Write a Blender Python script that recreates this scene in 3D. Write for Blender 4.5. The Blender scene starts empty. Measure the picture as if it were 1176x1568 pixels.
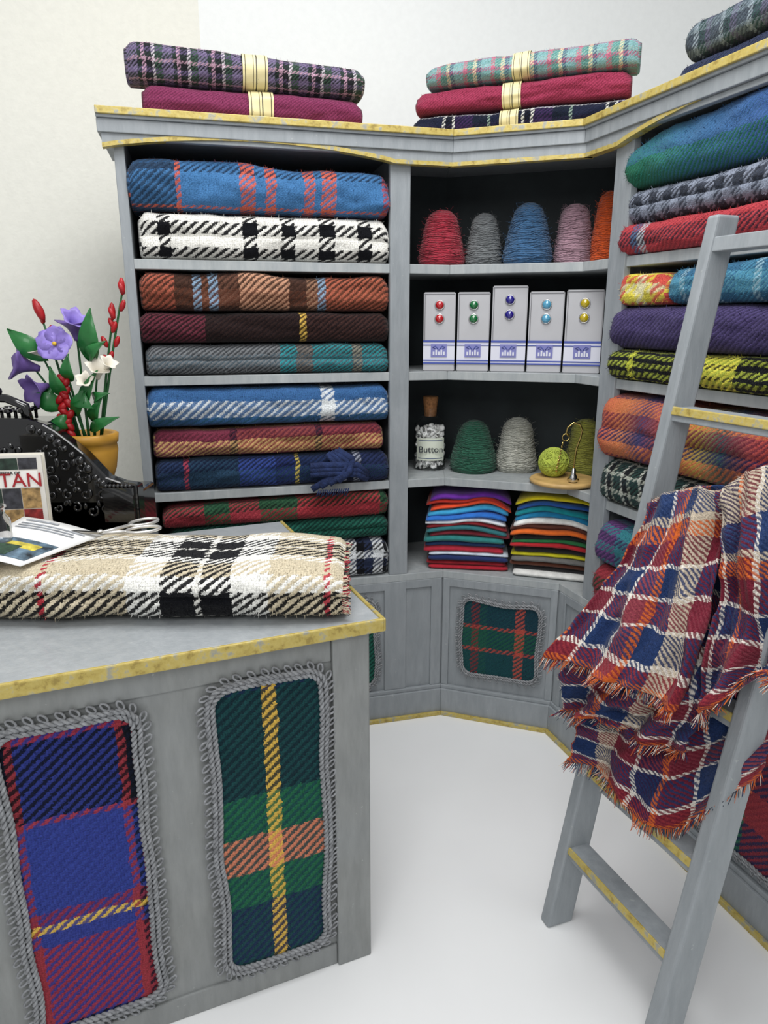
import bpy, bmesh, math, random
from mathutils import Vector, Matrix, noise
from math import sin, cos, pi, radians
random.seed(7)
sc=bpy.context.scene
col=sc.collection
try: sc.view_settings.view_transform='Standard'
except Exception: pass

# ------------------------------------------------------------------ utils
def hx(h,a=1.0):
    h=h.lstrip('#'); r=[int(h[i:i+2],16)/255 for i in (0,2,4)]
    return tuple([(c/12.92 if c<=.04045 else ((c+.055)/1.055)**2.4) for c in r])+(a,)
class N:
    def __init__(s,name):
        s.m=bpy.data.materials.new(name); s.m.use_nodes=True
        s.t=s.m.node_tree; s.t.nodes.clear()
        s.out=s.t.nodes.new('ShaderNodeOutputMaterial'); s.b=s.t.nodes.new('ShaderNodeBsdfPrincipled')
        s.t.links.new(s.b.outputs[0],s.out.inputs[0])
    def n(s,typ,**k):
        x=s.t.nodes.new(typ)
        for a,v in k.items(): setattr(x,a,v)
        return x
    def l(s,a,b): s.t.links.new(a,b)
    def put(s,sock,v):
        if isinstance(v,(int,float,tuple)): sock.default_value=v
        else: s.l(v,sock)
    def ma(s,op,a,b=0.0):
        x=s.n('ShaderNodeMath',operation=op); s.put(x.inputs[0],a); s.put(x.inputs[1],b); return x.outputs[0]
    def mix(s,f,a,b,bt='MIX'):
        x=s.n('ShaderNodeMix',data_type='RGBA',blend_type=bt); s.put(x.inputs[0],f); s.put(x.inputs[6],a); s.put(x.inputs[7],b); return x.outputs[2]
    def noise(s,scale,detail=3,co='Object',rough=.5):
        tc=s.n('ShaderNodeTexCoord'); x=s.n('ShaderNodeTexNoise'); x.inputs['Scale'].default_value=scale
        x.inputs['Detail'].default_value=detail; x.inputs['Roughness'].default_value=rough
        s.l(tc.outputs[co],x.inputs['Vector']); return x.outputs['Fac']
    def mr(s,v,a,b,c,d,smooth=False):
        x=s.n('ShaderNodeMapRange'); 
        if smooth: x.interpolation_type='SMOOTHSTEP'
        s.put(x.inputs[0],v)
        for i,q in enumerate((a,b,c,d)): x.inputs[i+1].default_value=q
        return x.outputs[0]
    def bump(s,h,st=.3,dist=.01):
        x=s.n('ShaderNodeBump'); x.inputs['Strength'].default_value=st; x.inputs['Distance'].default_value=dist
        s.l(h,x.inputs['Height']); s.l(x.outputs[0],s.b.inputs['Normal'])
def plain(name,c,rough=.6,metal=0,var=.12,ns=12,bump=0,bs=60,coat=0,trans=0,ior=1.45,bd=.005,sheen=0):
    q=N(name); c=hx(c) if isinstance(c,str) else c
    if var>0:
        f=q.mr(q.noise(ns),.3,.7,0,1); d=tuple(x*(1-var) for x in c[:3])+(1,); e=tuple(min(1,x*(1+var*.6)) for x in c[:3])+(1,)
        q.l(q.mix(f,d,e),q.b.inputs['Base Color'])
    else: q.b.inputs['Base Color'].default_value=c
    q.b.inputs['Roughness'].default_value=rough; q.b.inputs['Metallic'].default_value=metal
    q.b.inputs['Coat Weight'].default_value=coat; q.b.inputs['Transmission Weight'].default_value=trans; q.b.inputs['IOR'].default_value=ior
    q.b.inputs['Sheen Weight'].default_value=sheen
    if bump>0: q.bump(q.noise(bs,4),bump,bd)
    return q.m
def ramp(q,fac,cols):
    tot=sum(w for w,_ in cols); r=q.n('ShaderNodeValToRGB'); r.color_ramp.interpolation='CONSTANT'
    e=r.color_ramp.elements; p=0
    e[0].position=0; e[0].color=hx(cols[0][1]); p=cols[0][0]/tot
    if len(cols)==1: e[1].position=1; e[1].color=hx(cols[0][1])
    else:
        e[1].position=p; e[1].color=hx(cols[1][1]); p+=cols[1][0]/tot
        for w,c in cols[2:]:
            k=e.new(min(p,.9999)); k.color=hx(c); p+=w/tot
    q.l(fac,r.inputs[0]); return r.outputs[0]
def tartan(name,uc,vc,ulen=1.0,vlen=.2,period=.024,flip=False,bal=.5,soft=.2,smooth_u=False,gain=.96,sat=.92,uoff=0,con=.09):
    """uc/vc = (width,hex) stripes of warp / weft, blended by a 2/2 twill mask. UV is in metres."""
    q=N(name); uv=q.n('ShaderNodeUVMap'); 
    nz=q.n('ShaderNodeTexNoise'); nz.inputs['Scale'].default_value=22; nz.inputs['Detail'].default_value=3; q.l(uv.outputs[0],nz.inputs['Vector'])
    sep=q.n('ShaderNodeSeparateXYZ'); q.l(uv.outputs[0],sep.inputs[0])
    fz=q.n('ShaderNodeTexNoise'); fz.inputs['Scale'].default_value=230; fz.inputs['Detail'].default_value=3; q.l(uv.outputs[0],fz.inputs['Vector'])
    j=q.ma('MULTIPLY',q.ma('SUBTRACT',nz.outputs['Fac'],.5),.018)
    j2=q.ma('MULTIPLY',q.ma('SUBTRACT',fz.outputs['Fac'],.5),period*.48)
    u=q.ma('ADD',q.ma('ADD',sep.outputs[0],j),j2); v=q.ma('SUBTRACT',q.ma('ADD',sep.outputs[1],j),j2)
    fu=q.ma('FRACT',q.ma('DIVIDE',q.ma('ADD',u,uoff),ulen)); fv=q.ma('FRACT',q.ma('DIVIDE',v,vlen))
    cu=ramp(q,fu,uc); cv=ramp(q,fv,vc)
    if smooth_u: cu.node.color_ramp.interpolation='LINEAR'
    dg=q.ma('FRACT',q.ma('DIVIDE',q.ma('ADD' if flip else 'SUBTRACT',q.ma('MULTIPLY',u,.85),v),period))
    tri=q.ma('ABSOLUTE',q.ma('SUBTRACT',q.ma('MULTIPLY',dg,2.0),1.0))
    mask=q.mr(tri,bal-soft,bal+soft,con,1-con,True)
    c=q.mix(mask,cu,cv)
    th=q.ma('ABSOLUTE',q.ma('SUBTRACT',q.ma('MULTIPLY',q.ma('FRACT',q.ma('DIVIDE',v,period*.27)),2.0),1.0))
    tw=q.ma('ABSOLUTE',q.ma('SUBTRACT',q.ma('MULTIPLY',q.ma('FRACT',q.ma('DIVIDE',u,period*.27)),2.0),1.0))
    thr=q.ma('ADD',q.ma('MULTIPLY',th,.5),q.ma('MULTIPLY',tw,.5))
    k=q.mr(q.ma('ADD',q.ma('MULTIPLY',thr,.45),q.ma('MULTIPLY',fz.outputs['Fac'],1.1)),.35,1.15,.52*gain,1.3*gain)
    cc=q.n('ShaderNodeCombineXYZ'); 
    for i in range(3): q.l(k,cc.inputs[i])
    c=q.mix(1.0,c,cc.outputs[0],'MULTIPLY')
    hs=q.n('ShaderNodeHueSaturation'); hs.inputs['Saturation'].default_value=sat; q.l(c,hs.inputs['Color']); c=hs.outputs[0]
    q.l(c,q.b.inputs['Base Color']); q.b.inputs['Roughness'].default_value=1.0
    q.b.inputs['Sheen Weight'].default_value=.08; q.b.inputs['Specular IOR Level'].default_value=.05
    hgt=q.ma('ADD',q.ma('MULTIPLY',q.ma('ABSOLUTE',q.ma('SUBTRACT',tri,.5)),.9),q.ma('ADD',q.ma('MULTIPLY',thr,.4),q.ma('MULTIPLY',fz.outputs['Fac'],1.3)))
    q.bump(hgt,.42,.004)
    return q.m

def obj(name,bm,mats,parent=None,smooth=False,bevel=0):
    me=bpy.data.meshes.new(name); bm.normal_update(); bm.to_mesh(me); bm.free()
    o=bpy.data.objects.new(name,me); col.objects.link(o)
    for m in (mats if isinstance(mats,list) else [mats]): me.materials.append(m)
    if smooth:
        for p in me.polygons: p.use_smooth=True
    if bevel:
        b=o.modifiers.new('b','BEVEL'); b.width=bevel; b.segments=2; b.limit_method='ANGLE'; b.angle_limit=radians(40)
    if parent: o.parent=parent
    return o
def empty(name,loc=(0,0,0)):
    e=bpy.data.objects.new(name,None); e.empty_display_size=.05; col.objects.link(e); return e
def prism(bm,pts,z0,z1,mi=0):
    n=len(pts); a=[bm.verts.new((p[0],p[1],z0)) for p in pts]; b=[bm.verts.new((p[0],p[1],z1)) for p in pts]
    fs=[]
    fs.append(bm.faces.new(a[::-1])); fs.append(bm.faces.new(b))
    for i in range(n): fs.append(bm.faces.new((a[i],a[(i+1)%n],b[(i+1)%n],b[i])))
    for f in fs: f.material_index=mi
    return fs
def hexa(bm,c,mi=0):
    v=[bm.verts.new(p) for p in c]
    for f in ((3,2,1,0),(4,5,6,7),(0,1,5,4),(1,2,6,5),(2,3,7,6),(3,0,4,7)):
        bm.faces.new([v[i] for i in f]).material_index=mi
def lathe(bm,prof,seg=40,center=(0,0,0),mi=0,fn=None,cap=True):
    rings=[]
    for r,z in prof:
        ring=[]
        for i in range(seg):
            a=2*pi*i/seg; rr=r if fn is None else fn(r,z,a)
            ring.append(bm.verts.new((center[0]+rr*cos(a),center[1]+rr*sin(a),center[2]+z)))
        rings.append(ring)
    for k in range(len(rings)-1):
        for i in range(seg):
            f=bm.faces.new((rings[k][i],rings[k][(i+1)%seg],rings[k+1][(i+1)%seg],rings[k+1][i])); f.material_index=mi; f.smooth=True
    if cap:
        bm.faces.new(rings[0][::-1]).material_index=mi; bm.faces.new(rings[-1]).material_index=mi
def tube(bm,pts,r,seg=8,mi=0,closed=False,taper=None):
    pts=[Vector(p) for p in pts]; n=len(pts); rings=[]; up=Vector((0,0,1)); prev=None
    for i,p in enumerate(pts):
        if closed: t=(pts[(i+1)%n]-pts[i-1])
        else: t=pts[min(i+1,n-1)]-pts[max(i-1,0)]
        t.normalize()
        if prev is None:
            a=t.cross(up) if abs(t.z)<.9 else t.cross(Vector((1,0,0)))
        else: a=prev-t*prev.dot(t)
        a.normalize(); prev=a; b=t.cross(a)
        rr=r if taper is None else r*(taper[0]+(taper[1]-taper[0])*i/(n-1))
        rings.append([bm.verts.new(p+a*rr*cos(2*pi*k/seg)+b*rr*sin(2*pi*k/seg)) for k in range(seg)])
    m=n if closed else n-1
    for i in range(m):
        A=rings[i];B=rings[(i+1)%n]
        for k in range(seg):
            f=bm.faces.new((A[k],A[(k+1)%seg],B[(k+1)%seg],B[k])); f.material_index=mi; f.smooth=True
    if not closed:
        bm.faces.new(rings[0][::-1]).material_index=mi; bm.faces.new(rings[-1]).material_index=mi
def ell(bm,c,r,rot=None,sub=2,mi=0):
    m=Matrix.Translation(Vector(c))@(rot.to_4x4() if rot else Matrix())@Matrix.Diagonal((r[0],r[1],r[2],1))
    x=bmesh.ops.create_icosphere(bm,subdivisions=sub,radius=1,matrix=m)
    for v in x['verts']:
        for f in v.link_faces: f.material_index=mi; f.smooth=True
def fuzz(bm,uvl,p,nrm,uv,rnd,L=.007,w=.0007):
    """one wool fibre standing off the cloth (a thin curved sliver)"""
    t=Vector((rnd.uniform(-1,1),rnd.uniform(-1,1),rnd.uniform(-1,1))); s=nrm.cross(t)
    if s.length<1e-4: return
    s.normalize(); l=L*rnd.uniform(.4,1.2); m=p+nrm*l*.6+t*l*.25; e=p+nrm*l*.8+t*l*.8
    v=[bm.verts.new(p-s*w-nrm*.001),bm.verts.new(p+s*w-nrm*.001),bm.verts.new(m+s*w*.7),bm.verts.new(m-s*w*.7),bm.verts.new(e)]
    for f in (bm.faces.new(v[:4]),bm.faces.new((v[3],v[2],v[4]))):
        f.smooth=True
        for lp in f.loops: lp[uvl].uv=uv
def offset(pts,d):
    out=[]
    for i,p in enumerate(pts):
        p=Vector(p)
        ns=[]
        if i>0: t=(p-Vector(pts[i-1])).normalized(); ns.append(Vector((-t.y,t.x)))
        if i<len(pts)-1: t=(Vector(pts[i+1])-p).normalized(); ns.append(Vector((-t.y,t.x)))
        if len(ns)==1: m=ns[0]; k=d
        else: m=(ns[0]+ns[1]).normalized(); k=d/m.dot(ns[0])
        q=p+m*k; out.append((q.x,q.y))
    return out
class Wing:
    def __init__(s,o,d):
        s.o=Vector(o); s.d=Vector(d).normalized(); s.n=Vector((-s.d.y,s.d.x))
    def p(s,t,dep=0): q=s.o+s.d*t+s.n*dep; return (q.x,q.y)
    def p3(s,t,dep,z): q=s.p(t,dep); return Vector((q[0],q[1],z))
    def box(s,bm,t0,t1,d0,d1,z0,z1,mi=0):
        prism(bm,[s.p(t0,d0),s.p(t1,d0),s.p(t1,d1),s.p(t0,d1)],z0,z1,mi)
WL=Wing((0,2.5),(.9686,.2485)); P1=WL.p(.2323); P2=(.64,2.42)
WM=Wing(P1,(P2[0]-P1[0],P2[1]-P1[1])); LM=math.dist(P1,P2)
WR=Wing(P2,(.334,-.943)); RE=1.12

# ------------------------------------------------------------------ paints
def paint(name,c,c2,gold=False,rough=.5,coat=0,chip=.25):
    q=N(name)
    tc=q.n('ShaderNodeTexCoord'); mp=q.n('ShaderNodeMapping'); mp.inputs['Scale'].default_value=(1,1,.22) if not gold else (1,1,1); q.l(tc.outputs['Object'],mp.inputs[0])
    x=q.n('ShaderNodeTexNoise'); x.inputs['Scale'].default_value=42; x.inputs['Detail'].default_value=7; x.inputs['Roughness'].default_value=.6; q.l(mp.outputs[0],x.inputs['Vector'])
    y=q.n('ShaderNodeTexNoise'); y.inputs['Scale'].default_value=5; y.inputs['Detail'].default_value=3; q.l(tc.outputs['Object'],y.inputs['Vector'])
    a=q.mr(x.outputs['Fac'],.35,.7,0,1); 
    base=q.mix(a,hx(c),hx(c2)); 
    if gold:
        k=q.mr(x.outputs['Fac'],.54,.64,0,.85); base=q.mix(k,base,hx('8f9290'))
        k=q.mr(x.outputs['Fac'],.42,.34,0,.6); base=q.mix(k,base,hx('86723a'))
    else:
        base=q.mix(q.mr(y.outputs['Fac'],.3,.7,0,.35),base,hx('84898c'))
        chips=q.noise(75,2); base=q.mix(q.mr(chips,.72,.76,0,chip),base,hx('c4c6c4'))
    q.l(base,q.b.inputs['Base Color']); q.b.inputs['Roughness'].default_value=rough if not gold else .45
    q.b.inputs['Coat Weight'].default_value=coat
    q.b.inputs['Metallic'].default_value=.1 if gold else 0
    q.bump(x.outputs['Fac'],.4,.005); return q.m
GREY=paint('grey_paint','888e92','989da1'); GOLD=paint('gold_paint','ac974a','cab96e',True)
GREYC=paint('counter_paint','7d7f7d','8e908e'); GREYT=paint('counter_top_glare_paint','a6abae','b4b8ba',rough=.3,coat=.3); GREYE=paint('worn_edge_paint','9ca2a4','b0b4b4')  # counter top grey is lightened in its colour to imitate glare
DARK=plain('shaded_interior','2f3639',.7,var=.2)  # grey back of the bays, with their shade put into the colour
WHITE_FLOOR=plain('white_floor_mat','eceded',.35,var=.02,ns=3,coat=.15)
WALL=plain('white_wall_mat','eceeed',.8,var=.02,ns=40,bump=.15,bs=90)
WALL2=plain('cream_wall_mat','e9e8de',.8,var=.03,ns=40,bump=.25,bs=90)

# ------------------------------------------------------------------ room
bm=bmesh.new(); prism(bm,[(-3,-1.5),(3,-1.5),(3,4.6),(-3,4.6)],-.05,0); obj('floor',bm,WHITE_FLOOR)
wc=Vector((-.70,3.08))
bm=bmesh.new(); e=wc+Vector((.9686,.2485))*3.83; prism(bm,[tuple(wc),tuple(e),(e.x-.02,e.y+.06),(wc.x-.02,wc.y+.06)],0,3.6); obj('wall_back',bm,WALL)
bm=bmesh.new(); e=wc+Vector((-.93,-.37))*2.45; prism(bm,[tuple(e),tuple(wc),(wc.x-.02,wc.y+.06),(e.x-.02,e.y+.06)],0,3.6); obj('wall_left',bm,WALL2)
bm=bmesh.new(); prism(bm,[(2.95,-1.5),(3.0,-1.5),(3.0,4.5),(2.95,4.5)],0,3.6); obj('wall_right',bm,WALL)

# ------------------------------------------------------------------ shelving unit
unit=empty('corner_shelving_unit')
front=[WL.p(-.82),P1,P2,WR.p(RE)]
cfront=[WL.p(-.86),P1,P2,WR.p(RE)]
DEP=.38
def band(bm,d0,d1,z0,z1,mi=0,path=front):
    a=offset(path,d0); b=offset(path,d1)
    for i in range(len(a)-1): prism(bm,[a[i],a[i+1],b[i+1],b[i]],z0,z1,mi)
bm=bmesh.new()
for zt in (1.703,1.346,.96): band(bm,.004,DEP-.01,zt-.03,zt)
band(bm,-.006,DEP-.01,.572,.6)
obj('shelves',bm,GREYE,unit,bevel=.002)
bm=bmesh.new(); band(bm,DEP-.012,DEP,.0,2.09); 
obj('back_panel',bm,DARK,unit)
bm=bmesh.new()
WL.box(bm,-.822,-.792,0,DEP,0,2.08); WL.box(bm,.02,.089,-.004,.02,.6,2.03); WL.box(bm,.045,.065,.02,DEP-.012,.6,2.08)
WR.box(bm,.139,.218,-.004,.02,.6,2.03); WR.box(bm,.17,.19,.02,DEP-.012,.6,2.08)
WR.box(bm,1.02,1.09,-.004,.02,.6,2.03); WR.box(bm,RE-.03,RE,0,DEP,0,2.08)
obj('stiles',bm,GREY,unit,bevel=.002)
bm=bmesh.new()
band(bm,.0,.02,.0,.572)
for W,a,b in ((WL,-.80,-.74),(WL,-.42,-.36),(WL,.0,.085),(WL,.185,.226),(WM,0.004,.03),(WM,LM-.03,LM-.004),(WR,.01,.05),(WR,.15,.21),(WR,.62,.68)):
    W.box(bm,a,b,-.008,0,.125,.572)
for W,a,b in ((WL,-.80,.226),(WM,.004,LM-.004),(WR,.01,RE)):
    W.box(bm,a,b,-.007,0,.54,.572); 
band(bm,-.022,0,.0,.11); band(bm,-.014,0,.11,.125)
obj('lower_cabinets',bm,GREY,unit,bevel=.002)
bm=bmesh.new(); band(bm,-.034,-.022,.0,.016); obj('plinth_edge',bm,GOLD,unit,bevel=.002)
bm=bmesh.new()
band(bm,-.032,DEP,2.045,2.082,path=cfront); band(bm,-.022,0,2.03,2.045)
band(bm,-.04,DEP,2.082,2.094,path=cfront)
obj('cornice',bm,GREY,unit,bevel=.002)
bm=bmesh.new(); band(bm,-.048,-.02,2.090,2.110,path=cfront); band(bm,-.02,DEP,2.094,2.106,path=cfront); obj('cornice_edge',bm,GOLD,unit,bevel=.002)
def valance(W,t0,t1,rise,name):
    bm=bmesh.new(); n=28; prev=None
    for i in range(n+1):
        f=i/n; t=t0+(t1-t0)*f; z=2.012+rise*(sin(pi*f)**.8 if 0<f<1 else 0)
        if prev:
            (a,za),(b,zb)=prev,(t,z)
            hexa(bm,[W.p3(a,-.024,za),W.p3(b,-.024,zb),W.p3(b,.0,zb),W.p3(a,.0,za),W.p3(a,-.024,2.05),W.p3(b,-.024,2.05),W.p3(b,0,2.05),W.p3(a,0,2.05)],0)
            hexa(bm,[W.p3(a,-.029,za-.007),W.p3(b,-.029,zb-.007),W.p3(b,.0,zb-.007),W.p3(a,.0,za-.007),W.p3(a,-.029,za+.005),W.p3(b,-.029,zb+.005),W.p3(b,0,zb+.005),W.p3(a,0,za+.005)],1)
        prev=(t,z)
    obj(name,bm,[GREY,GOLD],unit)
valance(WL,-.85,.03,.038,'valance_left'); valance(WL,.03,.222,0,'valance_corner_left'); valance(WM,-.01,LM+.01,0,'valance_corner'); valance(WR,.01,.17,0,'valance_corner_right'); valance(WR,.17,RE,.045,'valance_right')

# ------------------------------------------------------------------ fabric builders
def folded(name,W,t0,t1,z0,z1,dep0,depth,mat,layers=2,seed=0,tilt=(0,0),wob=.009,rx=.05,label=None,parent=None,yaw=0,hump=0,seg=64,droop=0,pinch=.13,nf=1500,fl=.007):
    rnd=random.Random(seed); bm=bmesh.new(); uvl=bm.loops.layers.uv.new('UVMap')
    h=z1-z0; F=22; prof=[]
    for i in range(F+1):
        f=i/F; c=abs(2*f-1); b=(1-c**2.4)**(1/2.4)
        lip=abs(sin(pi*f*layers))**.35 if layers>1 else 1
        prof.append((rx*(1-b)+.010*(1-lip)*(1 if 0.03<f<.97 else 0),f))
    top=[(rx+(depth-rx)*k/6,1.0) for k in range(1,6)]
    back=[(depth-.01,.93),(depth,.5),(depth-.01,.07)]
    bot=[(rx+(depth-rx)*k/6,0.0) for k in range(5,0,-1)]
    full=prof+top+back+bot; n=len(full)
    arc=[0.0]
    for i in range(1,n+1):
        a=full[i-1];b=full[i%n]; arc.append(arc[-1]+math.hypot(a[0]-b[0],(a[1]-b[1])*h))
    def P(t,d,zf,exp=0):
        g=(t-t0)/(t1-t0); ed=min(g,1-g)*(t1-t0)
        e=1-pinch*max(0,1-ed/.022)**2
        nz=noise.noise(Vector((t*4.5,zf*1.2+seed*3.1,seed)))*wob+noise.noise(Vector((t*13,seed*5.3,2)))*wob*.35; n2=noise.noise(Vector((t*6+9,seed*2.7,zf*2)))*wob*1.4+noise.noise(Vector((t*20,seed*1.7,zf*5)))*wob*.55
        zz=z0+h*(.5*e+(zf-.5)*e if zf>=.5 else zf)+tilt[0]*(1-g)*zf+tilt[1]*g*zf+nz*zf+hump*sin(pi*g)*zf-droop*max(0,1-g/.2)**2*zf
        dd=dep0+d+n2*(1 if d<depth*.5 else 0)+yaw*g+(1-e)*.06*(1 if d<depth*.5 else 0)
        return W.p3(t,dd-exp*(1 if d<depth*.6 else -1),zz+(exp*.8 if zf>.5 else -exp*.2))
    L=t1-t0
    rings=[[bm.verts.new(P(t0+L*k/seg,d,zf)) for d,zf in full] for k in range(seg+1)]
    for k in range(seg):
        for i in range(n):
            f=bm.faces.new((rings[k][i],rings[k+1][i],rings[k+1][(i+1)%n],rings[k][(i+1)%n])); f.smooth=True
            u0=L*k/seg;u1=L*(k+1)/seg
            for lp,(u,v) in zip(f.loops,((u0,arc[i]),(u1,arc[i]),(u1,arc[i+1]),(u0,arc[i+1]))): lp[uvl].uv=(u,v)
    endring=[v.co.copy() for v in rings[-1]]
    for side,ring in ((0,rings[0]),(1,rings[-1])):
        c=sum((v.co for v in ring),Vector())/n; dirv=Vector((W.d.x,W.d.y,0))*(1 if side else -1)
        last=ring
        for s,(sc_,pu) in enumerate(((.86,.008),(.72,-.002),(.56,.007),(.40,-.002),(.22,.005))):
            nr=[bm.verts.new(c+(v.co-c)*sc_+dirv*pu) for v in ring]
            for i in range(n):
                q=(last[i],last[(i+1)%n],nr[(i+1)%n],nr[i]); f=bm.faces.new(q if side==0 else q[::-1]); f.smooth=True
                for lp in f.loops: lp[uvl].uv=(L*side+(.02 if side==0 else -.02)+s*.01*(1 if side==0 else -1),lp.vert.co.z-z0)
            last=nr
        f=bm.faces.new(last if side==0 else last[::-1])
    bmesh.ops.recalc_face_normals(bm,faces=bm.faces)
    pos=[[v.co.copy() for v in r] for r in rings]
    for _ in range(int(nf*L/.8)):
        a=rnd.random()*seg; k=min(int(a),seg-1); fa=a-k; i=rnd.randint(2,25); fb=rnd.random()
        p=pos[k][i].lerp(pos[k+1][i],fa).lerp(pos[k][i+1].lerp(pos[k+1][i+1],fa),fb)
        nr=(pos[k+1][i]-pos[k][i]).cross(pos[k][i+1]-pos[k][i]); 
        if nr.length<1e-9: continue
        nr.normalize()
        fuzz(bm,uvl,p,nr,(L*a/seg,arc[i]+(arc[i+1]-arc[i])*fb),rnd,fl)
    o=obj(name,bm,mat,parent)
    folded.endring=endring
    if label:
        a,b=label; bm=bmesh.new(); uvl=bm.loops.layers.uv.new('UVMap')
        rr=[[bm.verts.new(P(a+(b-a)*j/4,d,zf,.005)) for d,zf in full] for j in range(5)]
        for k in range(4):
            for i in range(n):
                f=bm.faces.new((rr[k][i],rr[k+1][i],rr[k+1][(i+1)%n],rr[k][(i+1)%n])); f.smooth=True
                u0=k*.25;u1=(k+1)*.25
                for lp,(u,v) in zip(f.loops,((u0,arc[i]),(u1,arc[i]),(u1,arc[i+1]),(u0,arc[i+1]))): lp[uvl].uv=(u,v)
        obj('paper_band',bm,LABEL,o)
    return o
q=N('paper_label'); uv=q.n('ShaderNodeUVMap'); sp=q.n('ShaderNodeSeparateXYZ'); q.l(uv.outputs[0],sp.inputs[0])
cr=ramp(q,sp.outputs[0],[(.08,'d8cc9c'),(.04,'5a5236'),(.28,'d8cc9c'),(.03,'6a6246'),(.08,'d8cc9c'),(.045,'2c281c'),(.30,'d8cc9c'),(.04,'5a5236'),(.08,'d8cc9c')])
q.l(cr,q.b.inputs['Base Color']); q.b.inputs['Roughness'].default_value=.5; LABEL=q.m

BK='15161a'; W_='e6e4dc'
T={}
T['t1']=tartan('purple_plaid',[(.03,'786c8c'),(.012,'2c3a34'),(.012,'b890a8'),(.02,'26282c'),(.01,'c9c0c8'),(.022,'3c5646')],[(.014,'5c4e70'),(.014,'222428'),(.008,'b08a9c'),(.014,'2f3a36')],.10,.05,.010)
T['t2']=tartan('magenta_wool',[(1,'862c58')],[(1,'6c2046')],1,.2,.010)
T['t3']=tartan('pastel_plaid',[(.03,'7fa8b0'),(.014,'c0607a'),(.02,'4f8a84'),(.012,'d8c8a0'),(.014,'4a5a78')],[(.014,'6fa09a'),(.012,'a8607a'),(.012,'88a8a0')],.09,.04,.010)
T['t4']=tartan('cerise_wool',[(1,'a0264e')],[(1,'84193c')],1,.2,.010)
T['t5']=tartan('black_white_tartan',[(.10,'1a2038'),(.01,'d8d8d0'),(.02,BK),(.01,'d8d8d0'),(.06,'3a2450'),(.05,'16202c'),(.01,'88a090')],[(.03,'171c30'),(.008,'b8b8b8'),(.03,'26203c')],.26,.07,.012)
T['t6']=tartan('grey_green_plaid',[(.03,'46525c'),(.015,'8a98a0'),(.025,'2f4a48'),(.02,'5a5870')],[(.02,'343c48'),(.015,'6a7880')],.09,.05,.012)
T['t7']=tartan('navy_wool',[(1,'2b3656')],[(1,'1a2138')],1,.2,.012)
BL='3370a6';OR='cc5232'
F={}
F[1]=tartan('blue_orange_tartan',[(.16,'26405c'),(.02,OR),(.22,BL),(.055,OR),(.04,BL),(.04,OR),(.11,BL),(.04,OR),(.03,BL),(.055,OR),(.19,BL),(.035,'a83a44')],[(.028,'24507a'),(.012,OR),(.05,BL),(.035,BL),(.02,'1c3048')],.805,.16,.019,bal=.55)
F[2]=tartan('houndstooth_check',[(.05,W_),(.035,BK),(.22,W_),(.045,BK),(.075,W_),(.045,BK),(.075,W_),(.055,BK),(.075,W_),(.045,BK),(.06,W_),(.02,BK)],[(.026,W_),(.036,BK),(.042,W_),(.040,BK),(.05,W_)],.80,.194,.026,soft=.12,con=.02)
F[3]=tartan('rust_tartan',[(.12,'b2553a'),(.07,'4a3026'),(.03,'86a4c0'),(.03,'7a4a35'),(.04,'86a4c0'),(.08,'6a4434'),(.2,'cc9472'),(.07,'4a3026'),(.05,'9a7055'),(.035,'86a4c0'),(.28,'b4583a')],[(.04,'3a261e'),(.05,'5c3424'),(.03,'3a261e')],.8,.12,.019)
F[4]=tartan('dark_brown_tartan',[(.24,'6c2838'),(.38,'30211f'),(.025,'d8ae3a'),(.355,'422a26')],[(1,'1f1719')],.8,.1,.017)
F[5]=tartan('grey_teal_tartan',[(.52,'7c7f82'),(.07,'1c98a0'),(.07,'787068'),(.17,'1b8f96'),(.04,'8a8878'),(.13,'1b8f96')],[(.05,'3b3e42'),(.05,'50606a')],.8,.1,.016)
F[6]=tartan('blue_white_tartan',[(.70,'2b6096'),(.06,'dfe4e6'),(.24,'2b6096')],[(.06,'24566e'),(.055,'dfe4e4'),(.05,'2a5c94'),(.02,'24566e')],.8,.185,.024,bal=.60)
F[7]=tartan('maroon_gold_tartan',[(.3,'7a2840'),(.03,'2a1a2a'),(.33,'8a3a38'),(.03,'2c1c2c'),(.31,'8c3038')],[(.03,'7a2840'),(.06,'c8a060'),(.03,'5a2030')],.8,.12,.018)
F[8]=tartan('navy_tartan',[(.10,'263a60'),(.02,'b02c48'),(.2,'22405a'),(.15,'2440904'[:6]),(.08,'1c2c68'),(.02,'d0b840'),(.17,'1c2e58'),(.03,'9aa0b0'),(.03,'262838'),(.03,'9aa0b0'),(.14,'24305a')],[(.05,'16203a'),(.05,'203a50')],.8,.1,.017)
F[9]=tartan('red_green_tartan',[(.15,'a02434'),(.1,'2c5a3c'),(.12,'a02434'),(.15,'305a3c'),(.35,'b0202e'),(.06,'305a3c')],[(.04,'1f4430'),(.05,'8a1c2a'),(.02,'1c2c24')],.8,.11,.019)
F[10]=tartan('green_tartan',[(1,'1f6a58')],[(1,'143a34')],1,.1,.018)
F[11]=tartan('navy_gingham',[(.04,'dfe2e4'),(.03,BK),(.03,'2a3450')],[(.03,'d8dce0'),(.03,BK),(.04,'2a3450')],.10,.10,.018)
R={}
R[1]=tartan('green_blue_tweed',[(.1,'1f7a58'),(.2,'1f7868'),(.3,'2f6a90'),(.3,'2f5aa0'),(.1,'2a6a80')],[(.08,'1c6848'),(.08,'2a5a88')],.8,.2,.012,smooth_u=True)
R[2]=tartan('grey_blue_tweed',[(.03,'8a92a4'),(.03,'3c4250')],[(.03,'363a44'),(.03,'808898')],.06,.07,.016)
R[3]=tartan('red_tweed',[(.06,'b82432'),(.03,'4a6a90'),(.03,'b8c0c8'),(.4,'bc222e')],[(.04,'981c2c'),(.03,'3a2434')],.5,.09,.015)
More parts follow.
